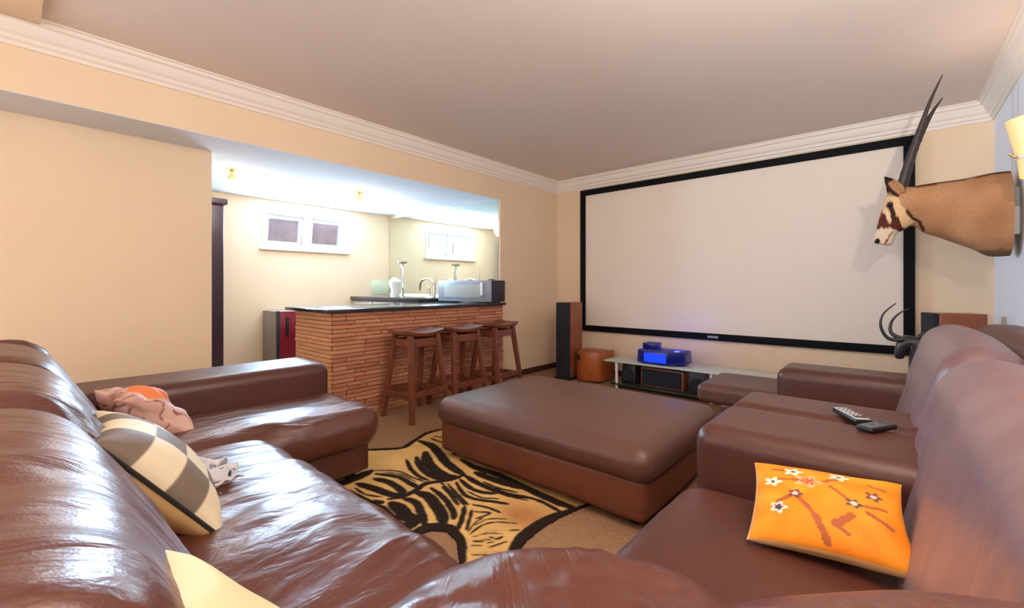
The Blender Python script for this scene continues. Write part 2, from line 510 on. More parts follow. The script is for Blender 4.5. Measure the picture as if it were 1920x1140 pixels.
for row in range(26):
    z = SH * (row + .5)
    y = 1.775; first = True
    while y < 3.895:
        L = rng.choice((.2, .26, .32, .38)) if not first else rng.choice((.12, .2, .3))
        first = False
        if 3.9 - (y + L) < .1: L = 3.9 - y
        L = math.floor(L * 100 + .5) / 100
        o = strip(L, rng.choice(('stone_a', 'stone_a', 'stone_b', 'stone_c')), 'y')
        o.location = (-3.553 + rng.uniform(-.006, .006) + 3.9, y + L / 2 - 2.83, z)
        y += L
    x = -4.25
    for L in ((.24, .44), (.38, .30), (.30, .38))[row % 3]:
        o = strip(L, 'stone_end', 'x')
        o.location = (x + L / 2 + 3.9, 1.753 + rng.uniform(-.004, .004) - 2.83, z)
        x += L
wt = box('bar_worktop', -4.33, -3.50, 1.69, 3.90, .927, .957, 'granite', None, .006)
tag(wt, 'dark polished granite worktop on the stone-clad bar', 'worktop')

# back counter along the mirror wall: three cabinet units and a granite top
for i, (x0, x1) in enumerate(((-5.98, -5.45), (-5.44, -4.90), (-4.89, -4.36))):
    c = tag(empty('base_cabinet', ((x0 + x1) / 2, 3.6, 0)),
            ('pale base cabinet under the back counter beside the alcove wall', 'pale base cabinet in the middle under the back counter',
             'pale base cabinet under the sink end of the back counter')[i], 'cabinet', 'cabinets under the back counter')
    h = (x1 - x0) / 2
    box('body', -h, h, -.30, .30, .08, .955, 'cabinet_panel', c)
    d = box('door', -h + .008, h - .008, -.32, -.301, .1, .945, 'cabinet_panel', c, .004)
    box('handle', h - .06, h - .045, -.345, -.32, .7, .82, 'chrome', d, .003)
    box('plinth', -h, h, -.26, .28, 0, .08, 'foot_black', c)
wt2 = box('back_worktop', -5.99, -4.34, 3.25, 3.905, .957, 1.005, 'granite', None, .006)
tag(wt2, 'dark granite worktop of the back counter below the mirror', 'worktop')
# gooseneck tap
tp = tag(empty('sink_tap', (-4.40, 3.52, 1.005)), 'chrome gooseneck tap with a tall thin lever at the back counter', 'tap')
lathe('base', [(0, 0), (.032, 0), (.032, .012), (.022, .02), (.02, .06), (0, .06)], 'chrome', tp)
pts = [(0, 0, .05), (0, 0, .16)]
for k in range(1, 11):
    a = math.pi * k / 10 * .95
    pts.append((-.14 + .14 * math.cos(a), 0, .16 + .085 * math.sin(a)))
pts.append((-.285, 0, .09))
tube('spout', pts, .014, 'chrome', tp)
tube('lever', [(.02, 0, .05), (.035, 0, .15), (.04, 0, .42)], [.009, .007, .006], 'chrome', tp)
tube('tap_handle', [(-.07, 0, .02), (-.075, -.005, .12), (-.12, -.01, .15)], [.012, .012, .009], 'chrome', tp)
# white jug with tall stem and the tall draught tap beside it
sy = tag(empty('soda_siphon', (-5.11, 3.42, 1.005)), 'pale grey siphon jug beside the tall draught tap', 'jug')
lathe('body', [(0, 0), (.05, 0), (.055, .02), (.05, .10), (.075, .17), (.078, .21), (.04, .25), (.02, .265), (0, .265)], 'white_ceramic', sy)
tube('spout', [(.0, 0, .245), (-.05, 0, .262), (-.085, 0, .235)], [.014, .012, .009], 'chrome', sy)
dt = tag(empty('draught_tap', (-4.96, 3.44, 1.005)), 'tall slim draught tap column with a flat cap', 'tap')
lathe('column', [(0, 0), (.03, 0), (.03, .015), (.018, .03), (.02, .22), (.024, .30), (.022, .40), (.014, .45), (0, .45)], 'chrome', dt)
lathe('cap', [(0, .45), (.06, .455), (.062, .475), (0, .48)], 'grey_enamel', dt)

# microwave
mw = tag(empty('microwave', (-3.90, 3.70, .957), rad(9)), 'silver microwave oven with dark side standing on the bar end', 'microwave')
W, D, Hm = .80, .30, .265
box('casing', -W / 2, W / 2, -D / 2 + .02, D / 2, .012, Hm, 'navy_plastic', mw, .008)
dr = box('door', -W / 2, W / 2, -D / 2, -D / 2 + .02, .012, Hm, 'silver_plastic', mw, .006)
box('door_glass', -W / 2 + .10, W / 2 - .15, -D / 2 - .004, -D / 2, .06, Hm - .05, 'oven_glass', dr, .003)
box('handle', W / 2 - .13, W / 2 - .105, -D / 2 - .03, -D / 2, .085, Hm - .03, 'frame_white', dr, .006)
for x in (-W / 2 + .06, W / 2 - .06):
    for y in (-D / 2 + .05, D / 2 - .05):
        lathe('foot', [(0, 0), (.015, 0), (.015, .013), (0, .013)], 'foot_black', mw, 10, (x, y, 0))
box('vent_knob', W / 2 - .13, W / 2 - .07, -.02, .03, Hm, Hm + .015, 'black_plastic', mw, .004)

# bar fridge
fr = tag(empty('bar_fridge', (-5.74, 2.36, 0)), 'grey bar fridge with a dark red door behind the bar', 'fridge')
box('body', -.25, .19, -.29, .29, .03, .85, 'grey_enamel', fr, .01)
d = box('door', .19, .235, -.29, .29, .05, .85, 'red_enamel', fr, .012)
box('door_edge', .185, .24, -.295, -.265, .05, .855, 'navy_plastic', d, .004)
box('handle', .235, .265, -.20, -.17, .55, .78, 'black_plastic', d, .006)
for x in (-.2, .15):
    for y in (-.25, .25): box('foot', x - .02, x + .02, y - .02, y + .02, 0, .03, 'foot_black', fr)

# tall dark cabinet, seen as a sliver past the wall end
tc = tag(empty('tall_cabinet', (-5.38, 1.05, 0)), 'tall dark wooden cabinet just past the left wall end', 'cabinet')
box('body', -.2, .18, -.38, .38, .08, 1.99, 'dark_cabinet', tc, .004)
box('cornice', -.22, .22, -.42, .41, 1.99, 2.05, 'dark_cabinet', tc, .012)
box('plinth', -.19, .19, -.385, .385, 0, .08, 'dark_cabinet', tc, .004)
for sg in (-1, 1):
    d = box('door', .18, .20, min(0, sg * .375) + .003, max(0, sg * .375) - .003, .1, 1.97, 'dark_cabinet', tc, .004)
    lathe('knob', [(0, 0), (.012, 0), (.015, .02), (0, .028)], 'brass', d, 10, (.20, sg * .05, 1.0))

# ceiling lamps of the alcove
for i, y in enumerate((1.36, 2.66)):
    lp = tag(empty('ceiling_spotlight', (-4.70, y, ZS + .045)),
             ('small brass ceiling spotlight near the tall cabinet', 'small brass ceiling spotlight over the middle of the bar')[i], 'lamp', 'brass spotlights over the bar')
    lathe('rose', [(0, 0), (.05, 0), (.052, -.012), (.03, -.022), (0, -.022)], 'brass', lp)
    lathe('cup', [(.014, -.022), (.016, -.05), (.034, -.06), (.038, -.10), (.034, -.10), (.03, -.064), (0, -.06)], 'brass', lp)
    lathe('bulb', [(0, -.066), (.028, -.07), (.028, -.098), (0, -.112)], 'lamp_glow', lp, 16)
    l = bpy.data.lights.new('spotlight_light', 'POINT'); l.energy = 16; l.color = (1.0, .92, .82); l.shadow_soft_size = .12
    lo = bpy.data.objects.new('spotlight_light', l); COL.objects.link(lo)
    lo.parent = lp; lo.location = (-.04, 0, -.20)

# ------------------------------------------------------------------ bar stools
def make_stool():
    t = empty('bar_stool')
    n = 16; bm = bmesh.new()
    def top(x, y): return .775 - .028 * (1 - (y / .205) ** 2) + .006 * (x / .15) ** 2
    grid_t, grid_b = [], []
    for i in range(n + 1):
        rt, rb = [], []
        for j in range(n + 1):
            u, v = -1 + 2 * i / n, -1 + 2 * j / n
            x = u * .165 * (1 - .10 * v ** 4); y = v * .215 * (1 - .06 * u ** 4)
            e = max(abs(u), abs(v)) ** 8
            rt.append(bm.verts.new((x, y, top(x, y) - .008 * e)))
            rb.append(bm.verts.new((x * .96, y * .97, top(x, y) - .042 + .006 * e)))
        grid_t.append(rt); grid_b.append(rb)
    for i in range(n):
        for j in range(n):
            bm.faces.new((grid_t[i][j], grid_t[i + 1][j], grid_t[i + 1][j + 1], grid_t[i][j + 1]))
            bm.faces.new((grid_b[i][j], grid_b[i][j + 1], grid_b[i + 1][j + 1], grid_b[i + 1][j]))
    for i in range(n):
        for a, b in (((i, 0), (i + 1, 0)), ((i + 1, n), (i, n)), ((0, i + 1), (0, i)), ((n, i), (n, i + 1))):
            bm.faces.new((grid_t[a[0]][a[1]], grid_b[a[0]][a[1]], grid_b[b[0]][b[1]], grid_t[b[0]][b[1]]))
    bmesh.ops.recalc_face_normals(bm, faces=bm.faces)
    link_mesh('seat', bm, 'stool_wood', t, True, 50)
    tops = {}; bots = {}
    for sx in (-1, 1):
        for sy_ in (-1, 1):
            a = Vector((sx * .105, sy_ * .145, .735)); b = Vector((sx * .205, sy_ * .205, 0))
            tops[sx, sy_], bots[sx, sy_] = a, b
            tube('leg', [a, b], [.030, .025], 'stool_wood', t, 4, True)
    def at(k, z):
        a, b = tops[k], bots[k]; f = (a.z - z) / a.z
        return a + (b - a) * f
    def rail(name, k1, k2, z, h, th):
        p, q = at(k1, z), at(k2, z)
        d = (q - p); L = d.length; ang = math.atan2(d.y, d.x)
        bm = bmesh.new(); add_box(bm, 0, L, -th / 2, th / 2, -h / 2, h / 2, .003, 1, Matrix.Translation(p) @ Matrix.Rotation(ang, 4, 'Z'))
        link_mesh(name, bm, 'stool_wood', t)
    for k1, k2, z in (((-1, -1), (1, -1), .21), ((-1, 1), (1, 1), .21), ((1, -1), (1, 1), .23), ((-1, -1), (-1, 1), .23)):
        rail('footrest', k1, k2, z, .05, .022)
    for k1, k2 in (((-1, -1), (1, -1)), ((-1, 1), (1, 1)), ((1, -1), (1, 1)), ((-1, -1), (-1, 1))):
        rail('apron', k1, k2, .66, .07, .018)
    return t
st0 = make_stool()
def dup(root):
    r = root.copy(); COL.objects.link(r)
    for ch in list(root.children):
        c = ch.copy(); COL.objects.link(c); c.parent = r
        for g in list(ch.children):
            d = g.copy(); COL.objects.link(d); d.parent = c
    return r
for i, (x, y, rz, lab) in enumerate(((-3.215, 2.375, 2, 'wooden saddle-seat bar stool nearest the sofa arm'),
                                     (-3.20, 2.865, -3, 'wooden saddle-seat bar stool in the middle of the three'),
                                     (-3.20, 3.40, 4, 'wooden saddle-seat bar stool nearest the far wall pier'))):
    o = st0 if i == 0 else dup(st0)
    o.location = (x, y, 0); o.rotation_euler = (0, 0, rad(rz))
    tag(o, lab, 'stool', 'bar stools in a row at the bar')

# ------------------------------------------------------------------ projection screen and hi-fi
scr = tag(empty('projection_screen', (-1.53, YF, 1.5)), 'large white projection screen in a wide black frame on the far wall', 'screen')
hwid, hhei, fw = 1.67, .945, .075
box('screen_surface', -hwid + .03, hwid - .03, -.025, -.012, -hhei + .03, hhei - .03, 'screen_fabric', scr)
for nm, a in (('frame_top', (-hwid, hwid, hhei - fw, hhei)), ('frame_bottom', (-hwid, hwid, -hhei, -hhei + fw)),
              ('frame_side', (-hwid, -hwid + fw, -hhei + fw, hhei - fw)), ('frame_side', (hwid - fw, hwid, -hhei + fw, hhei - fw))):
    box(nm, a[0], a[1], -.045, -.001, a[2], a[3], 'screen_frame', scr, .004)
box('badge', -.02, .09, -.048, -.045, -hhei + .025, -hhei + .05, 'silver_plastic', scr, .001)

def tower(loc, rz, lab):
    t = tag(empty('tower_speaker', loc, rz), lab, 'speaker', 'wooden tower speakers beside the screen')
    w, d, h = .20, .30, .95
    box('cabinet', -w / 2, w / 2, -d / 2 + .03, d / 2, .03, h, 'speaker_wood', t, .006)
    g = box('grille', -w / 2, w / 2, -d / 2, -d / 2 + .03, .03, h, 'speaker_cloth', t, .01)
    box('plinth', -w / 2 - .012, w / 2 + .012, -d / 2 - .01, d / 2 + .012, 0, .03, 'black_plastic', t, .004)
    return t
tower((-3.08, 4.62, 0), 0, 'slim tower speaker with dark grille in the left far corner')
c20 = rad(20)
# near corner P0; side runs along (cos20,sin20), front along (-sin20,cos20)
P0 = Vector((.235, 4.47)); sd = Vector((math.cos(c20), math.sin(c20))); fd = Vector((-math.sin(c20), math.cos(c20)))
cen = P0 + sd * .14 + fd * .10
tower((cen.x, cen.y, 0), rad(-70), 'tower speaker with orange wooden side behind the right sofa')

# subwoofer with bowed front
sb = tag(empty('subwoofer', (-2.775, 4.70, 0)), 'orange wooden subwoofer with bowed front beside the left tower speaker', 'speaker')
bm = bmesh.new()
pl = [(.19, .17), (-.19, .17)]
for k in range(13):
    a = math.pi + math.pi * k / 12
    pl.append((.19 * math.cos(a), -.06 + .14 * math.sin(a)))
vb = [bm.verts.new((x, y, .02)) for x, y in pl]; vt = [bm.verts.new((x, y, .365)) for x, y in pl]
bm.faces.new(vb[::-1]); bm.faces.new(vt)
for i in range(len(pl)):
    j = (i + 1) % len(pl); bm.faces.new((vb[i], vb[j], vt[j], vt[i]))
bmesh.ops.recalc_face_normals(bm, faces=bm.faces)
bmesh.ops.bevel(bm, geom=[e for e in bm.edges if abs(e.verts[0].co.z - e.verts[1].co.z) < 1e-6], offset=.008, segments=2, profile=.5, affect='EDGES')
link_mesh('cabinet', bm, 'sub_wood', sb, True, 40)
bm = bmesh.new(); add_tube(bm, [(-.10, -.180, .30), (-.10, -.186, .30)], .02, 16)
for v in bm.verts: v.co.z = .29 + (v.co.z - .3) * 1.9
link_mesh('bass_port', bm, 'black_plastic', sb)
for x in (-.13, .13):
    for y in (-.12, .13): lathe('foot', [(0, 0), (.02, 0), (.018, .022), (0, .022)], 'foot_black', sb, 10, (x, y, 0))

# low glass hi-fi stand
av = tag(empty('hifi_stand', (-1.70, 4.70, 0)), 'low glass hi-fi stand with pale posts under the screen', 'stand')
box('top_shelf', -.80, .92, -.24, .22, .297, .312, 'shelf_glass', av, .003)
box('bottom_shelf', -.72, .62, -.24, .22, .045, .06, 'smoked_glass', av, .003)
for x in (-.66, .36):
    for y in (-.20, .17): tube('post', [(x, y, 0), (x, y, .297)], .016, 'white_paint', av, 12)
pj = tag(empty('projector', (-1.875, 4.64, .312)), 'glowing blue projector standing on the glass stand', 'projector')
bm = bmesh.new()
pp = [(-.25, .16), (-.25, -.12), (-.18, -.15), (.10, -.16), (.25, -.04), (.25, .16)]
vb = [bm.verts.new((x, y, .012)) for x, y in pp]; vt = [bm.verts.new((x * .97, y * .97, .15)) for x, y in pp]
bm.faces.new(vb[::-1]); bm.faces.new(vt)
for i in range(6): bm.faces.new((vb[i], vb[(i + 1) % 6], vt[(i + 1) % 6], vt[i]))
bmesh.ops.recalc_face_normals(bm, faces=bm.faces)
bmesh.ops.bevel(bm, geom=list(bm.edges), offset=.01, segments=2, profile=.5, affect='EDGES')
link_mesh('shell', bm, 'blue_lit_shell', pj, True, 40)
bm = bmesh.new(); add_box(bm, -.15, .09, -.166, -.155, .03, .125, .003); link_mesh('lit_front', bm, 'blue_panel', pj)
for x in (-.19, .19):
    for y in (-.06, .12): lathe('foot', [(0, 0), (.014, 0), (.014, .014), (0, .014)], 'foot_black', pj, 10, (x, y, 0))
l = bpy.data.lights.new('projector_light', 'POINT'); l.energy = 1.6; l.color = (.05, .08, 1); l.shadow_soft_size = .03
lo = bpy.data.objects.new('projector_light', l); COL.objects.link(lo); lo.parent = pj; lo.location = (.12, .1, .22)
mb = box('media_box', -.08, .08, -.07, .07, 0, .06, 'blue_lit_shell', None, .006); mb.location = (-2.03, 4.70, .463)
tag(mb, 'small dark blue box lying on top of the projector', 'box')
cs = tag(empty('centre_speaker', (-1.87, 4.70, .06)), 'wide wooden centre speaker with black front on the lower shelf', 'speaker')
box('cabinet', -.235, .235, -.13, .15, 0, .20, 'speaker_wood', cs, .008)
box('grille', -.215, .215, -.145, -.13, .015, .185, 'speaker_cloth', cs, .006)
sbx = box('set_top_box', -.05, .05, -.05, .05, 0, .03, 'navy_plastic', None, .004); sbx.location = (-1.74, 4.66, .261)
tag(sbx, 'little dark box on top of the centre speaker', 'box')
def satellite(loc, s, top, lab, rz):
    t = tag(empty('satellite_speaker', loc, rz), lab, 'speaker', 'small black speakers on the lower shelf')
    bm = bmesh.new()
    vs = add_box(bm, -s[0] / 2, s[0] / 2, -s[1] / 2, s[1] / 2, 0, s[2])
    for v in vs:
        if v.co.z > .1: v.co.x *= top; v.co.y *= top
    bmesh.ops.bevel(bm, geom=list(bm.edges), offset=.012, segments=2, profile=.5, affect='EDGES')
    link_mesh('cabinet', bm, 'black_plastic', t, True, 40)
    bm = bmesh.new(); add_tube(bm, [(0, -s[1] / 2 + .012, s[2] * .42), (0, -s[1] / 2 - .006, s[2] * .42)], s[0] * .33, 20)
    link_mesh('cone', bm, 'speaker_cloth', t, True, 40)
satellite((-2.235, 4.64, .06), (.20, .18, .225), .82, 'small black speaker left of the centre speaker', rad(-8))
satellite((-1.50, 4.62, .06), (.19, .18, .235), .9, 'small black speaker right of the centre speaker', rad(10))

# wall sconce
def make_sconce(y, lab, power):
  sn = tag(empty('wall_sconce', (XR, y, 1.74)), lab, 'lamp', 'cream wall sconces on the right wall')
  def half(prof_, nm, m):
      return lathe(nm, prof_, m, sn, 20, (0, 0, 0), math.pi / 2, 3 * math.pi / 2)
  half([(.085, .0), (.09, .08), (.095, .10), (.137, .31), (.132, .31), (.09, .10), (.084, .08), (.08, .0)], 'shade', 'sconce_glass')
  half([(.092, .095), (.098, .097), (.10, .115), (.096, .117)], 'band', 'cornice_paint')
  box('wall_plate', -.012, 0, -.06, .06, .03, .28, 'brass', sn, .003)
  tube('bracket', [(-.01, -.02, .10), (-.11, -.03, .11), (-.125, -.03, .13)], .006, 'brass', sn, 8)
  l = bpy.data.lights.new('sconce_light', 'POINT'); l.energy = power; l.color = (1, .92, .83); l.shadow_soft_size = .04
  lo = bpy.data.objects.new('sconce_light', l); COL.objects.link(lo); lo.parent = sn; lo.location = (-.07, 0, .315 if power > 10 else .22)

make_sconce(3.60, 'cream flared wall sconce beside the animal head mount', 2.5)
make_sconce(.95, 'added cream flared wall sconce above the sofa corner, out of view', 190)  # unseen extra lamp, added to brighten the room

# ------------------------------------------------------------------ corner sofa
def rel(par, w): return (w[0] - par.location.x, w[1] - par.location.y, w[2] - par.location.z)
def span(par, name, x0, x1, y0, y1, z0, z1, r, m, **k):
    return puff(name, (x1 - x0, y1 - y0, z1 - z0), r, m, par, rel(par, ((x0 + x1) / 2, (y0 + y1) / 2, (z0 + z1) / 2)), **k)
def feet(par, pts):
    for x, y in pts:
        lathe('foot', [(0, 0), (.025, 0), (.03, .052), (0, .052)], 'foot_black', par, 12, rel(par, (x, y, 0)))

sofa = tag(empty('corner_sofa', (-1.2, .2, 0)), 'large brown leather corner sofa with chaise end wrapping the near corner', 'sofa')
LF, LS = 'leather_folded', 'leather_smooth'
# left run
span(sofa, 'base', -2.36, -.80, -.40, .72, .05, .27, .03, LS, n=14)
span(sofa, 'chaise_base', -2.94, -2.37, -.40, 1.41, .05, .27, .02, LS, n=14)
span(sofa, 'back_frame', -3.38, -.45, -.46, -.20, .05, .82, .07, LS, n=24)
span(sofa, 'arm', -3.40, -2.93, -.30, 1.45, .05, .625, .07, LS, n=24, disp=folds((2, 1, 2), .002, 2))
span(sofa, 'seat_cushion', -2.95, -2.33, .10, 1.47, .19, .42, .10, LF, crown=.035, bulge=.02, n=56, disp=folds((9, 2.0, 2), .010, 11))
span(sofa, 'seat_cushion', -2.36, -.82, .08, .84, .17, .41, .11, LF, crown=.055, bulge=.02, n=84, disp=folds((7, 1.6, 2), .015, 5))
for i, (x0, x1, a) in enumerate(((-2.93, -2.17, 25), (-2.17, -1.43, 25), (-1.42, -.42, 25))):
    puff('back_cushion', (x1 - x0, .30, .70), .13, LF, sofa, rel(sofa, ((x0 + x1) / 2, .045, .565)), (rad(a), 0, 0),
         crown=.02, bulge=.035, n=60, disp=folds((9, 3, 1.6), .014, 21 + 7 * i))
# corner
puff('corner_seat', (.80, 1.06, .34), .13, LF, sofa, rel(sofa, (-.27, .47, .385)), (0, 0, rad(45)), crown=.02, n=64, vr=.37,
     disp=folds((8, 8, .8), .011, 3))
puff('corner_base', (.86, .86, .2), .03, LS, sofa, rel(sofa, (-.29, .44, .15)), (0, 0, rad(45)), n=20, vr=.40)
puff('corner_back_cushion', (.80, .80, .64), .13, LF, sofa, rel(sofa, (.20, .255, .566)), (0, 0, rad(45)), crown=.01, n=56, vr=.385,
     disp=folds((5, 5, 1.5), .006, 8))
span(sofa, 'back_frame', -.44, .57, -.46, -.20, .05, .80, .07, LS, n=20)
# right run
span(sofa, 'base', -.54, .50, .62, 1.69, .05, .27, .03, LS, n=14)
span(sofa, 'seat_cushion', -.60, .12, .82, 1.695, .19, .425, .10, LS, crown=.03, bulge=.015, n=56, disp=folds((3, 3, 2), .004, 31))
span(sofa, 'arm', -.575, .16, 1.70, 2.14, .05, .625, .065, LS, n=28, disp=folds((2, 2, 2), .002, 6))
puff('back_cushion', (1.60, .26, .64), .12, 'leather_cool_lit', sofa, rel(sofa, (.185, 1.335, .595)), (rad(15), 0, rad(90)),
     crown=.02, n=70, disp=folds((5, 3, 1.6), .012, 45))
span(sofa, 'back_frame', .33, .57, .30, 2.135, .05, .925, .09, LS, n=30, disp=folds((2, 2, 2), .004, 9))
feet(sofa, ((-3.3, 1.4), (-3.3, -.3), (-2.45, 1.33), (-1.0, .6), (-1.0, -.35), (-.5, 1.95), (.45, 2.0), (.45, .5), (-.4, .5)))

# ------------------------------------------------------------------ armchair beyond it
ch = tag(empty('leather_armchair', (0, 2.85, 0)), 'brown leather armchair standing against the far end of the sofa', 'armchair')
span(ch, 'base', -.53, .50, 2.5, 3.26, .05, .27, .03, LS, n=12)
span(ch, 'arm', -.575, .16, 2.15, 2.52, .05, .62, .065, LS, n=24, disp=folds((2, 2, 2), .002, 16))
span(ch, 'arm', -.575, .16, 3.25, 3.60, .05, .625, .065, LS, n=24, disp=folds((2, 2, 2), .002, 26))
span(ch, 'seat_cushion', -.59, .12, 2.53, 3.24, .19, .42, .09, LS, crown=.03, n=30)
puff('back_cushion', (1.40, .26, .66), .12, 'leather_cool_lit', ch, rel(ch, (.185, 2.855, .60)), (rad(15), 0, rad(90)),
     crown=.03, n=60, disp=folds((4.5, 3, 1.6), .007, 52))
span(ch, 'back_frame', .33, .57, 2.145, 3.58, .05, .945, .09, LS, n=30, disp=folds((2, 2, 2), .004, 19))
feet(ch, ((-.5, 2.25), (-.5, 3.5), (.45, 2.25), (.45, 3.5)))

# ------------------------------------------------------------------ ottomans
ot = tag(empty('ottoman', (-1.6, 2.43, 0)), 'big brown leather ottoman on the zebra rug in the middle', 'ottoman')
span(ot, 'base', -2.33, -.87, 1.92, 2.94, .035, .25, .035, 'leather_base', bulge=.02, n=30,
     disp=lambda p: .004 * math.sin(p.x * 21) * max(0, 1 - abs(p.z) * 8))
span(ot, 'top_cushion', -2.36, -.83, 1.885, 2.97, .215, .395, .085, 'leather_ottoman', crown=.03, bulge=.012, n=48,
     disp=folds((2.5, 2.5, 2), .002, 60))
feet(ot, ())
for x in (-2.25, -.95):
    for y in (2.0, 2.86): lathe('foot', [(0, 0.006), (.03, 0.006), (.03, .045), (0, .045)], 'foot_black', ot, 12, rel(ot, (x, y, 0)))
o2 = tag(empty('footstool', (-.8, 3.8, 0)), 'low brown leather footstool beyond the armchair near the glass stand', 'ottoman')
span(o2, 'base', -1.02, -.5, 3.62, 4.18, .0, .24, .03, 'leather_smooth', n=12)
span(o2, 'top_cushion', -1.20, -.42, 3.62, 4.26, .22, .37, .05, 'leather_ottoman', crown=.015, n=28)

# ------------------------------------------------------------------ zebra rug
STRIPES = [
([(-2.635,1.98),(-2.505,1.981),(-2.336,1.92),(-2.206,1.86),(-2.081,1.823),(-1.967,1.802)],0.03),
([(-2.62,2.072),(-2.488,2.071)],0.0095),
([(-2.64,2.115),(-2.58,2.147)],0.0084),
([(-2.429,1.872),(-2.271,1.773),(-2.128,1.727),(-2.015,1.721),(-1.964,1.753)],0.0326),
([(-2.405,1.779),(-2.276,1.71),(-2.135,1.668),(-2.031,1.669),(-1.986,1.696)],0.0213),
([(-2.415,1.707),(-2.263,1.636),(-2.142,1.61),(-2.066,1.613)],0.0142),
([(-1.96,1.795),(-1.974,1.707),(-2.014,1.634),(-2.042,1.574),(-2.021,1.5),(-2.012,1.399),(-2.042,1.331)],0.0181),
([(-2.442,1.467),(-2.312,1.567),(-2.18,1.576),(-2.056,1.585)],0.0075),
([(-2.374,1.459),(-2.244,1.521),(-2.131,1.521),(-2.029,1.515)],0.0178),
([(-2.32,1.417),(-2.217,1.445),(-2.093,1.437),(-2.039,1.418)],0.0226),
([(-2.336,1.317),(-2.227,1.342),(-2.103,1.362),(-2.023,1.389)],0.0255),
([(-2.299,1.279),(-2.189,1.276),(-2.091,1.32)],0.0075),
([(-2.084,1.264),(-2.037,1.285)],0.0167),
([(-1.992,1.315),(-1.909,1.311),(-1.83,1.289),(-1.777,1.293),(-1.735,1.254)],0.0354),
([(-1.986,1.391),(-1.903,1.403),(-1.794,1.357),(-1.699,1.302)],0.0203),
([(-1.994,1.479),(-1.908,1.49),(-1.807,1.457),(-1.719,1.422),(-1.638,1.372)],0.0302),
([(-1.975,1.562),(-1.851,1.54),(-1.752,1.505),(-1.671,1.464),(-1.631,1.429)],0.0167),
([(-1.941,1.616),(-1.828,1.581),(-1.719,1.535)],0.0113),
([(-1.944,1.66),(-1.817,1.612),(-1.713,1.579),(-1.68,1.568)],0.01),
([(-1.93,1.745),(-1.808,1.709),(-1.724,1.716),(-1.654,1.755)],0.0154),
([(-1.953,1.801),(-1.834,1.78),(-1.7,1.781),(-1.585,1.794),(-1.484,1.84)],0.02),
([(-1.921,1.704),(-1.788,1.638),(-1.69,1.639),(-1.589,1.687),(-1.524,1.714)],0.0126),
([(-1.931,1.873),(-1.811,1.874),(-1.687,1.885),(-1.58,1.909)],0.0274),
([(-2.14,1.948),(-1.983,1.924),(-1.826,1.938),(-1.644,1.922),(-1.479,1.908),(-1.323,1.9),(-1.224,1.909)],0.0265),
([(-1.494,1.841),(-1.394,1.848),(-1.264,1.828)],0.0122),
([(-1.68,1.549),(-1.6,1.456),(-1.548,1.386)],0.0126),
([(-1.622,1.543),(-1.555,1.461),(-1.511,1.402)],0.0089),
([(-1.658,1.588),(-1.582,1.616),(-1.5,1.623)],0.0089),
([(-1.601,1.543),(-1.532,1.585),(-1.548,1.501)],0.0071),
([(-1.368,1.6),(-1.453,1.542),(-1.482,1.475),(-1.471,1.391)],0.0059),
([(-1.368,1.519),(-1.419,1.468),(-1.433,1.417)],0.0),
([(-1.323,1.567),(-1.354,1.532)],0.005),
([(-1.421,1.361),(-1.384,1.387)],0.0059),
([(-1.387,1.435),(-1.365,1.439)],0.005),
([(-1.363,1.391),(-1.351,1.416)],0.005),
([(-1.353,1.436),(-1.344,1.473)],0.0059),
([(-1.332,1.377),(-1.317,1.425)],0.0059),
([(-1.34,1.317),(-1.292,1.371)],0.0),
([(-1.207,1.963),(-1.256,1.805),(-1.275,1.736),(-1.284,1.646),(-1.275,1.53),(-1.238,1.439),(-1.19,1.365)],0.0274),
([(-1.342,1.221),(-1.44,1.303),(-1.511,1.341),(-1.594,1.361),(-1.669,1.304),(-1.681,1.231)],0.024),
([(-2.932,1.483),(-2.767,1.635),(-2.618,1.81),(-2.666,1.953),(-2.732,2.119),(-2.71,2.27)],0.0144),
([(-2.412,1.204),(-2.409,1.253),(-2.417,1.345),(-2.436,1.458)],0.033),
([(-2.464,1.475),(-2.36,1.579)],0.0),
([(-1.999,1.27),(-1.802,1.237),(-1.715,1.24)],0.01),
([(-2.009,1.651),(-1.89,1.614),(-1.752,1.575),(-1.686,1.554)],0.0076),
([(-1.81,1.813),(-1.685,1.812),(-1.575,1.842)],0.0088),
([(-1.789,1.67),(-1.68,1.672),(-1.601,1.721)],0.0072),
([(-2.38,1.8),(-2.204,1.688),(-2.079,1.665)],0.0062),
([(-2.363,1.501),(-2.261,1.553),(-2.107,1.553)],0.0062),
([(-1.508,1.453),(-1.501,1.533),(-1.431,1.6)],0.004),
([(-1.445,1.384),(-1.417,1.447),(-1.36,1.491)],0.004),
([(-1.405,1.333),(-1.369,1.362)],0.004),
([(-1.494,1.395),(-1.525,1.479),(-1.526,1.529)],0.0045),
([(-1.397,1.39),(-1.373,1.421)],0.004),
([(-2.527,1.999),(-2.396,1.969),(-2.185,1.878),(-2.047,1.839)],0.0067),
([(-1.642,1.765),(-1.541,1.79),(-1.47,1.811)],0.0055),
([(-1.352,1.287),(-1.284,1.346)],0.004),
([(-1.324,1.405),(-1.304,1.457)],0.004)
]
OUT = [(-2.97, 1.48), (-2.79, 1.65), (-2.64, 1.82), (-2.7, 1.97), (-2.77, 2.13), (-2.74, 2.29), (-2.6, 2.5), (-2.2, 2.42), (-1.7, 2.45), (-1.25, 2.3), (-1.1, 2.05),
       (-1.2, 1.98), (-1.24, 1.78), (-1.25, 1.64), (-1.24, 1.52), (-1.21, 1.42), (-1.12, 1.25), (-1.05, 1.0), (-1.22, .95), (-1.35, 1.21), (-1.48, 1.31),
       (-1.57, 1.33), (-1.63, 1.29), (-1.65, 1.22), (-1.77, 1.20), (-1.99, 1.25), (-2.29, 1.23), (-2.45, 1.05), (-2.8, 1.2)]
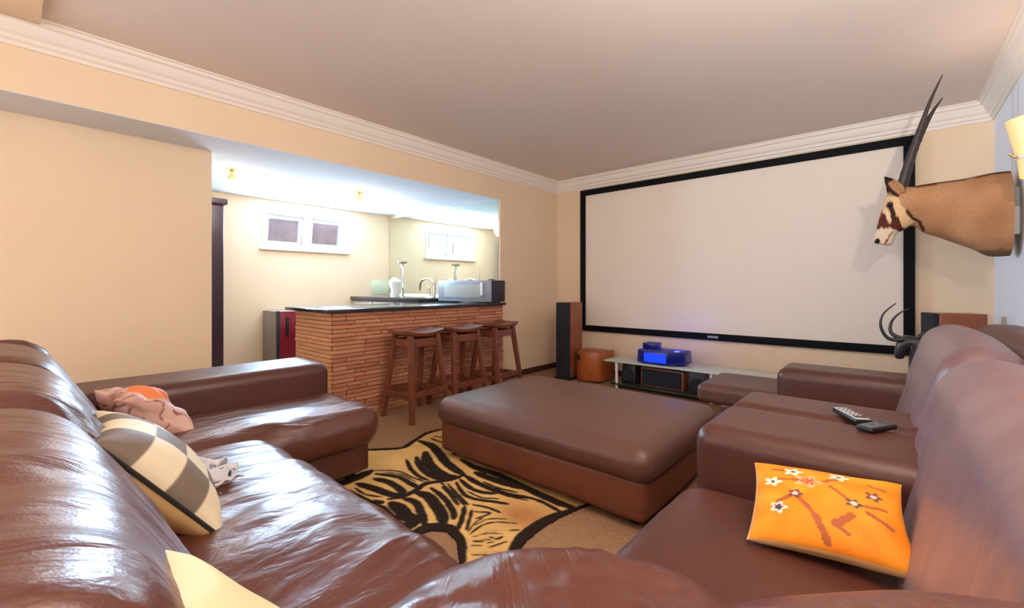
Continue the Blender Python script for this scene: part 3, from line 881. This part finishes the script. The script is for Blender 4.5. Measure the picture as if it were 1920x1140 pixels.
def spline(P, k=5):
    P = [np.array(p) for p in P]; out = []
    for i in range(len(P) - 1):
        p0, p1, p2, p3 = P[max(i - 1, 0)], P[i], P[i + 1], P[min(i + 2, len(P) - 1)]
        for s in range(k):
            t = s / k
            out.append(.5 * (2 * p1 + (p2 - p0) * t + (2 * p0 - 5 * p1 + 4 * p2 - p3) * t * t + (3 * p1 - p0 - 3 * p2 + p3) * t ** 3))
    out.append(P[-1]); return out
def make_rug():
    cell = .0065
    ox, oy = -3.0, .93
    nx, ny = int(1.95 / cell), int(1.6 / cell)
    gx, gy = np.meshgrid(ox + np.arange(nx + 1) * cell, oy + np.arange(ny + 1) * cell, indexing='ij')
    X, Y = gx.ravel(), gy.ravel()
    def inside(px, py):
        r = np.zeros(px.shape, bool); n = len(OUT); j = n - 1
        for i in range(n):
            xi, yi = OUT[i]; xj, yj = OUT[j]
            c = ((yi > py) != (yj > py)) & (px < (xj - xi) * (py - yi) / (yj - yi + 1e-12) + xi)
            r ^= c; j = i
        return r
    def seg(px, py, a, b):
        ax, ay = a; dx, dy = b[0] - ax, b[1] - ay
        t = np.clip(((px - ax) * dx + (py - ay) * dy) / (dx * dx + dy * dy + 1e-12), 0, 1)
        return np.hypot(px - ax - t * dx, py - ay - t * dy), t
    wob = np.array([noise.noise(Vector((x * 30, y * 30, 0))) for x, y in zip(X, Y)]) * .006
    dark = np.full(X.shape, 9.0)
    for pts, hw in STRIPES:
        pts = spline(pts)
        dmin = np.full(X.shape, 9.0)
        m_ = len(pts) - 1
        for q, (a, b) in enumerate(zip(pts[:-1], pts[1:])):
            d, t = seg(X, Y, a, b)
            tp_ = 1 if hw > .03 and len(pts) > 30 else min(1, .45 + 3.0 * min(q + .5, m_ - q - .5) / m_)
            dmin = np.minimum(dmin, d + hw * 1.06 * (1 - tp_))
        dark = np.minimum(dark, dmin + wob * .6 - hw * 1.16)
    edge = np.full(X.shape, 9.0)
    for i in range(len(OUT)):
        d, t = seg(X, Y, OUT[i], OUT[(i + 1) % len(OUT)]); edge = np.minimum(edge, d)
    dark = np.minimum(dark, edge - .022)
    f = np.clip(.5 - dark / .006, 0, 1)[:, None]
    base = np.array(lin((232, 190, 122))); brown = np.array(lin((178, 116, 70))); blk = np.array(lin((44, 33, 28)))
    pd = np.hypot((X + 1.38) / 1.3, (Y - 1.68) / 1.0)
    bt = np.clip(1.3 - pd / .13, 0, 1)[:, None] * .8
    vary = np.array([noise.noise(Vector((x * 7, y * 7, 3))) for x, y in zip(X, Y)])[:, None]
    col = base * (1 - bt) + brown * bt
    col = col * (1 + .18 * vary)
    col = col * (1 - f) + blk * f
    keep = inside(X, Y).reshape(nx + 1, ny + 1)
    okc = keep[:-1, :-1] & keep[1:, :-1] & keep[1:, 1:] & keep[:-1, 1:]
    idx = np.arange((nx + 1) * (ny + 1)).reshape(nx + 1, ny + 1)
    quads = np.stack([idx[:-1, :-1], idx[1:, :-1], idx[1:, 1:], idx[:-1, 1:]], -1)[okc]
    used = np.unique(quads); remap = np.full(idx.size, -1); remap[used] = np.arange(len(used))
    z = .006 + .0012 * vary[:, 0]
    co = np.stack([X, Y, z], -1)[used]
    me = bpy.data.meshes.new('zebra_rug')
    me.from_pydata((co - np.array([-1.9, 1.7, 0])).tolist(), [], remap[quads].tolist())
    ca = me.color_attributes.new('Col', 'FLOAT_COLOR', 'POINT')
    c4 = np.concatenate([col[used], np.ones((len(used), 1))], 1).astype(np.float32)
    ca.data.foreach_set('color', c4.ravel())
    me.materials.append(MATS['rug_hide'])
    o = bpy.data.objects.new('zebra_rug', me); COL.objects.link(o); o.location = (-1.9, 1.7, 0)
    sm = o.modifiers.new('thick', 'SOLIDIFY'); sm.thickness = .005; sm.offset = -1
    tag(o, 'zebra hide rug with black border on the brown carpet', 'rug')
make_rug()

# ------------------------------------------------------------------ cushions
def pillow(name, par_loc, ex, ey, w, h, T, fn, m, label, crump=0.0, seed=1, piping=None, n=44, slim=.07):
    ex = Vector(ex).normalized(); ey = Vector(ey); ey = (ey - ex * ey.dot(ex)).normalized(); ez = ex.cross(ey)
    root = tag(empty(name, par_loc), label, 'cushion')
    bm = bmesh.new(); cols = []
    def P(u, v, sd):
        k = max(0.0, (1 - u * u) * (1 - v * v)) ** .42
        x = u * w / 2 * (1 - slim * (1 - v * v)); y = v * h / 2 * (1 - slim * (1 - u * u))
        d = T / 2 * k
        if crump:
            q = Vector((x * 7 + seed, y * 7, sd * 3))
            d += crump * (1 - 2.2 * abs(noise.noise(q))) * (k + .15)
            x += crump * .8 * noise.noise(q * .8 + Vector((4, 0, 0))); y += crump * .8 * noise.noise(q * .8 + Vector((0, 9, 0)))
        return ex * x + ey * y + ez * d * sd
    G = {}
    for sd in (1, -1):
        for i in range(n + 1):
            for j in range(n + 1):
                rim = i in (0, n) or j in (0, n)
                key = (0 if rim else sd, i, j)
                if key in G: continue
                u, v = math.sin(math.pi / 2 * (-1 + 2 * i / n)), math.sin(math.pi / 2 * (-1 + 2 * j / n))
                p = P(u, v, sd) if not rim else (P(u, v, 1) + P(u, v, -1)) / 2
                vv = bm.verts.new(p); G[key] = vv
                cols.append(fn(u, v, 0 if rim else sd))
    for sd in (1, -1):
        for i in range(n):
            for j in range(n):
                q = []
                for a, b in ((i, j), (i + 1, j), (i + 1, j + 1), (i, j + 1)):
                    rim = a in (0, n) or b in (0, n)
                    q.append(G[(0 if rim else sd, a, b)])
                bm.faces.new(q if sd > 0 else q[::-1])
    rimpts = [G[(0, i, 0)].co.copy() for i in range(n)] + [G[(0, n, j)].co.copy() for j in range(n)] + \
             [G[(0, i, n)].co.copy() for i in range(n, 0, -1)] + [G[(0, 0, j)].co.copy() for j in range(n, 0, -1)]
    o = link_mesh('cover', bm, m, root, True)
    ca = o.data.color_attributes.new('Col', 'FLOAT_COLOR', 'POINT')
    for i, c in enumerate(cols): ca.data[i].color = (*lin(c), 1)
    if piping:
        tube('piping', rimpts[::2] + [rimpts[0]], .006, piping, root, 6)
    return root

# orange cushion with flowers
flowers = [(-.42, .66, 0), (-.73, .30, 0), (.22, .72, 0), (-.20, .38, 1), (-.38, -.02, 2), (-.62, -.38, 3), (.40, .0, 4), (.66, .30, 2)]
stems = [((-.72, .70), (-.40, .70), .03), ((-.62, .40), (-.30, .38), .035), ((-.36, -.05), (-.12, -.45), .045), ((-.12, -.45), (0.02, -.9), .05),
         ((-.42, -.05), (-.62, -.25), .04), ((.02, .45), (.28, .66), .04), ((.10, .32), (.36, .05), .03), ((.44, -.02), (.78, .02), .03),
         ((.55, -.15), (.8, -.35), .04), ((.35, -.30), (.14, -.58), .06), ((.14, -.58), (.26, -.7), .035), ((.6, .6), (.8, .55), .03)]
def seg_d(u, v, a, b):
    dx, dy = b[0] - a[0], b[1] - a[1]
    t = max(0, min(1, ((u - a[0]) * dx + (v - a[1]) * dy) / (dx * dx + dy * dy)))
    return math.hypot(u - a[0] - t * dx, v - a[1] - t * dy)
def orange(u, v, sd):
    if sd < 0: return (222, 178, 120)
    if max(abs(u), abs(v)) > .985: return (236, 190, 130)
    c = mixc((250, 160, 40), (240, 136, 24), .5 + noise.noise(Vector((u * 3, v * 3, 1))))
    for a, b, w in stems:
        if seg_d(u, v, a, b) < w * (1 + .5 * noise.noise(Vector((u * 9, v * 9, 0)))): c = (176, 92, 48)
    for fx, fy, kind in flowers:
        dx, dy = u - fx, (v - fy)
        r = math.hypot(dx, dy); th = math.atan2(dy, dx)
        R = (.15, .21, .12, .14, .12)[kind] * (.78 + .22 * math.cos(5 * th))
        if r < R:
            if kind == 1: c = (238, 178, 130) if r > R * .75 or abs(math.sin(2.5 * th)) < .45 else (206, 84, 44)
            elif kind == 2: c = (120, 66, 60) if r > .045 else (230, 200, 190)
            elif kind == 3: c = (242, 226, 210) if r > R * .55 else (84, 66, 84)
            elif kind == 4: c = (96, 62, 70) if r > .05 else (240, 220, 190)
            else: c = (240, 224, 204) if r > .035 else (96, 80, 60)
    return c
pillow('floral_cushion', (-.14, 1.45, .538), (.325, .035, .02), (.01, .244, .105), .355, .295, .10, orange, 'print',
       'orange floral cushion lying on the right sofa seat', .006, 3, None, 140)
def checker(u, v, sd):
    if sd < 0: return (226, 184, 124)
    a, b = int((u + 1) / 2 * 3.999), int((1 - v) / 2 * 3.999)
    return (122, 106, 92) if (a + b) % 2 == 0 else (238, 222, 190)
pillow('chequered_cushion', (-1.66, .275, .60), (-1, .09, -.04), (-.12, -.60, .76), .46, .42, .19, checker, 'print',
       'taupe and cream chequered cushion with black piping on the left sofa', .004, 5, 'piping_black', 80)
pillow('cream_cushion', (-.555, .175, .665), (.95, -.30, .10), (0, -.62, .76), .36, .36, .14, lambda u, v, s: (246, 216, 166), 'print',
       'plain cream cushion at the bottom left corner', .008, 12, None, 50)
def pink(u, v, sd):
    a = noise.noise(Vector((u * 2.2 + 3, v * 2.2, sd)))
    b = noise.noise(Vector((u * 2.0, v * 3.4 + 8, sd)))
    if -.3 < v < .85 and -.7 < u < .75 and b > -.62: return (244, 140, 84)
    if abs(a) < .05: return (150, 92, 84)
    return mixc((214, 164, 150), (236, 200, 184), .5 + a)
pillow('patterned_cushion', (-2.74, .42, .545), (1, .12, 0), (0, -.80, .62), .36, .34, .16, pink, 'print',
       'crumpled pink and orange cushion in the left sofa corner by the arm', .03, 9, None, 60)

# crocheted white scarf between cushion and seat
lc = tag(empty('crochet_scarf', (-1.84, .49, .42)), 'white crocheted scarf bunched beside the chequered cushion', 'scarf')
bm = bmesh.new(); n1, n2 = 56, 24
V = []
for i in range(n1 + 1):
    row = []
    for j in range(n2 + 1):
        u, v = i / n1, j / n2
        x = -.14 + .28 * u; y = -.10 + .13 * v + .025 * math.sin(u * 13)
        z = .055 + .035 * (1 - v) + .022 * math.sin(u * 17 + v * 4) + .02 * noise.noise(Vector((u * 8, v * 5, 2)))
        row.append(bm.verts.new((x, y, max(.035, z))))
    V.append(row)
for i in range(n1):
    for j in range(n2):
        hole = (i % 7 in (2, 3, 4)) and (j % 6 in (2, 3, 4)) and not (i % 7 == 2 and j % 6 == 2)
        if not hole: bm.faces.new((V[i][j], V[i + 1][j], V[i + 1][j + 1], V[i][j + 1]))
for v in [v for v in bm.verts if not v.link_faces]: bm.verts.remove(v)
lo = link_mesh('crochet', bm, 'lace_white', lc, True)
sm = lo.modifiers.new('thick', 'SOLIDIFY'); sm.thickness = .006

# ------------------------------------------------------------------ remotes
def remote(loc, rz, L, w, body, face, lab, keys):
    t = tag(empty('remote_control', loc, rz), lab, 'remote', 'remotes on the sofa arm')
    box('body', -L / 2, L / 2, -w / 2, w / 2, 0, .018, body, t, .006)
    box('face', -L / 2 + .006, L / 2 - .006, -w / 2 + .005, w / 2 - .005, .016, .0205, face, t, .002)
    for i in range(keys[0]):
        for j in range(keys[1]):
            x = -L / 2 + .03 + i * (L - .05) / keys[0]; y = (j - (keys[1] - 1) / 2) * w * .27
            box('key', x - .004, x + .004, y - .004, y + .004, .02, .0225, 'key_grey', t)
    box('display', L / 2 - .045, L / 2 - .02, -w / 2 + .01, w / 2 - .01, .02, .0215, 'remote_black', t)
remote((-.125, 2.19, .628), rad(-60), .175, .058, 'remote_black', 'remote_silver', 'silver-faced remote control on the leather arm', (5, 3))
remote((-.045, 2.075, .628), rad(60), .14, .056, 'remote_black', 'key_grey', 'dark grey remote control on the leather arm', (4, 3))

# ------------------------------------------------------------------ antelope head mount
hd = tag(empty('antelope_head_mount', (XR, 4.20, 1.62)), 'mounted oryx head with long straight horns on the right wall', 'trophy')
RINGS = [((.56, 1.888), (.56, 1.345), .17), ((.48, 1.888), (.47, 1.347), .17), ((.37, 1.872), (.40, 1.395), .15), ((.28, 1.868), (.31, 1.445), .13),
         ((.20, 1.866), (.23, 1.49), .115), ((.12, 1.86), (.16, 1.525), .10), ((.075, 1.86), (.13, 1.56), .09), ((.04, 1.872), (.10, 1.578), .085),
         ((.0, 1.87), (.075, 1.57), .082), ((-.03, 1.825), (.05, 1.55), .08), ((-.05, 1.785), (.033, 1.54), .074), ((-.063, 1.72), (.02, 1.53), .066),
         ((-.078, 1.66), (.012, 1.515), .056), ((-.093, 1.585), (.005, 1.49), .048), ((-.108, 1.52), (-.003, 1.462), .044), ((-.113, 1.49), (-.02, 1.45), .038),
         ((-.108, 1.472), (-.04, 1.449), .026)]
def smooth_rings(R, k):
    out = []
    A = np.array([[a[0], a[1], b[0], b[1], w] for a, b, w in R])
    for i in range(len(A) - 1):
        p0, p1, p2, p3 = A[max(i - 1, 0)], A[i], A[i + 1], A[min(i + 2, len(A) - 1)]
        for s in range(k):
            t = s / k
            out.append(.5 * (2 * p1 + (p2 - p0) * t + (2 * p0 - 5 * p1 + 4 * p2 - p3) * t * t + (3 * p1 - p0 - 3 * p2 + p3) * t ** 3))
    out.append(A[-1]); return out
bm = bmesh.new(); nseg = 56; prev = None; info = []
for r in smooth_rings(RINGS, 5):
    c = Vector(((r[0] + r[2]) / 2, 0, (r[1] + r[3]) / 2)); up = Vector((r[0], 0, r[1])) - c
    ring = []
    for k in range(nseg):
        a = 2 * math.pi * k / nseg
        ca_, sa = math.cos(a), math.sin(a)
        p = c + up * ca_ + Vector((0, -1, 0)) * r[4] * sa * (1 - .12 * ca_)
        ring.append(bm.verts.new((p.x - XR, p.y, p.z - 1.62)))
    if prev:
        for k in range(nseg):
            bm.faces.new((prev[k], prev[(k + 1) % nseg], ring[(k + 1) % nseg], ring[k]))
    else: bm.faces.new(ring[::-1])
    prev = ring
bm.faces.new(prev)
bmesh.ops.recalc_face_normals(bm, faces=bm.faces)
skin = link_mesh('head_and_neck', bm, 'hide', hd, True, 60)
def inpoly(x, y, P):
    r = False; j = len(P) - 1
    for i in range(len(P)):
        if (P[i][1] > y) != (P[j][1] > y) and x < (P[j][0] - P[i][0]) * (y - P[i][1]) / (P[j][1] - P[i][1]) + P[i][0]: r = not r
        j = i
    return r
CHEEK = [(180, 300), (380, 320), (430, 430), (500, 520), (590, 640), (470, 700), (380, 650), (180, 560)]
MASK = [(185, 500), (225, 520), (262, 640), (330, 645), (380, 550), (445, 690), (480, 700), (440, 760), (290, 692), (100, 700)]
MUZ = [(60, 690), (290, 690), (440, 745), (460, 960), (60, 960)]
def oryx(co):
    x, z = co.x + XR, co.z + 1.62
    zx, zy = (x + .14) / .00042, (1.99 - z) / .000607
    w = 14 * noise.noise(Vector((zx * .02, zy * .02, 0)))
    zx += w; zy += w
    n_ = noise.noise(Vector((x * 6, co.y * 6, z * 6)))
    c = mixc((190, 142, 102), (164, 116, 78), .5 + n_)
    topz = np.interp(x, [.0, .12, .28, .48, .56], [1.9, 1.86, 1.868, 1.888, 1.888])
    if x > .06 and z > topz - .018: c = (92, 54, 34)
    if x > .40 and z < 1.385: c = mixc(c, (104, 76, 56), .7)
    if zx < 620:
        if inpoly(zx, zy, CHEEK): c = (226, 186, 138)
        if math.hypot(zx - 285, zy - 425) < 46 or min(seg_d(zx, zy, (290, 420), (325, 520)), seg_d(zx, zy, (325, 520), (340, 620))) < 32: c = (66, 34, 26)
        if inpoly(zx, zy, MASK): c = (92, 42, 26)
        if seg_d(zx, zy, (235, 500), (300, 620)) < 20: c = (232, 202, 164)
        if inpoly(zx, zy, MUZ): c = (230, 202, 172)
        if seg_d(zx, zy, (330, 730), (230, 870)) < 9: c = (92, 62, 50)
        if math.hypot(zx - 125, zy - 840) < 36: c = (36, 26, 26)
    if min(seg_d(zx, zy, (500, 510), (560, 590)), seg_d(zx, zy, (560, 590), (650, 640)), seg_d(zx, zy, (650, 640), (710, 745))) < 18: c = (66, 34, 24)
    return c
paint(skin, oryx)
def hl(p): return (p[0] - XR, p[1] - 4.20, p[2] - 1.62)
def horn(pts, r0):
    P = [Vector(hl(p)) for p in pts]; fine = []
    for i in range(len(P) - 1):
        p0, p1, p2, p3 = P[max(i - 1, 0)], P[i], P[i + 1], P[min(i + 2, len(P) - 1)]
        for s in range(10):
            t = s / 10
            fine.append(.5 * (2 * p1 + (p2 - p0) * t + (2 * p0 - 5 * p1 + 4 * p2 - p3) * t * t + (3 * p1 - p0 - 3 * p2 + p3) * t ** 3))
    fine.append(P[-1]); n_ = len(fine)
    rr = [r0 * (1 - (i / (n_ - 1)) ** 1.3) * (1 + (.06 * math.sin(i * 2.2) if i < n_ * .6 else 0)) + .002 for i in range(n_)]
    tube('horn', fine, rr, 'horn', hd, 14)
horn([(.035, 4.15, 1.83), (.083, 4.14, 2.03), (.132, 4.13, 2.21), (.185, 4.12, 2.40), (.250, 4.11, 2.575)], .027)
horn([(.045, 4.25, 1.83), (.100, 4.26, 2.09), (.165, 4.27, 2.285), (.212, 4.28, 2.39), (.262, 4.29, 2.475)], .027)
def ear(sgn, base, tip):
    b, t = Vector(hl(base)), Vector(hl(tip)); d = t - b
    side = Vector((.75, 0, .45)).normalized(); side = (side - d * side.dot(d) / d.length_squared).normalized()
    out = d.cross(side).normalized()
    if out.y * sgn < 0: out = -out
    bm = bmesh.new(); rows = []
    for i in range(13):
        f = i / 12; w = .036 * math.sin(math.pi * min(1, f * .82 + .2)) ** .8 * (1 if f < 1 else 0) + .001
        row = []
        for j in range(7):
            g = -1 + j / 3
            row.append(bm.verts.new(b + d * f + side * w * g + out * (.014 * g * g - .012)))
        rows.append(row)
    for i in range(12):
        for j in range(6): bm.faces.new((rows[i][j], rows[i + 1][j], rows[i + 1][j + 1], rows[i][j + 1]))
    o = link_mesh('ear', bm, 'hide', hd, True)
    sm = o.modifiers.new('thick', 'SOLIDIFY'); sm.thickness = .007; sm.offset = 0
    paint(o, lambda co: (60, 36, 28) if (co - t).length < .05 or (co - b).dot(side) < -.018 else (186, 136, 100))
ear(-1, (.045, 4.125, 1.80), (-.045, 4.07, 1.925))
ear(1, (.035, 4.275, 1.80), (-.035, 4.34, 1.925))
for y in (-.066, .066):
    bm = bmesh.new(); bmesh.ops.create_uvsphere(bm, u_segments=14, v_segments=10, radius=.016)
    for v in bm.verts: v.co += Vector((-.018 - XR, y, 1.735 - 1.62))
    link_mesh('eyeball', bm, 'eye', hd, True)
box('mounting_board', -.042, 0, -.03, .10, -.14, .16, 'white_paint', hd, .006)

# ------------------------------------------------------------------ dark antelope sculpture beyond the armchair
sp_ = tag(empty('antelope_sculpture', (.095, 4.22, 0)), 'dark carved antelope head sculpture with curved horns behind the armchair', 'sculpture')
box('plinth', -.09, .10, -.09, .09, 0, .05, 'bronze_black', sp_, .008)
def sl(x, z, y=0): return (x - .12, y, z)
bm = bmesh.new()
add_tube(bm, [sl(.14, .04), sl(.15, .3), sl(.155, .55), sl(.165, .68), sl(.15, .755), sl(.11, .755), sl(.075, .72), sl(.06, .67), sl(.055, .635), sl(.055, .625)],
         [.06, .05, .05, .058, .06, .052, .042, .032, .026, .01], 18)
bmesh.ops.recalc_face_normals(bm, faces=bm.faces)
link_mesh('head_and_neck', bm, 'bronze_black', sp_, True)
tube('horn', spline([sl(.095, .775, -.025), sl(.04, .765, -.03), sl(-.01, .78, -.035), sl(-.045, .86, -.04), sl(-.03, .95, -.04), sl(.04, 1.03, -.04)]), [.016 * (1 - i / 27) + .002 for i in range(26)], 'bronze_black', sp_, 10)
tube('horn', spline([sl(.105, .78, .03), sl(.06, .775, .035), sl(.012, .81, .045), sl(.012, .88, .05), sl(.05, .945, .05), sl(.11, .99, .05)]), [.016 * (1 - i / 27) + .002 for i in range(26)], 'bronze_black', sp_, 10)
for s in (-1, 1):
    tube('ear', [sl(.15, .785, s * .03), sl(.185, .81, s * .05), sl(.215, .805, s * .065)], [.008, .017, .003], 'bronze_black', sp_, 8)
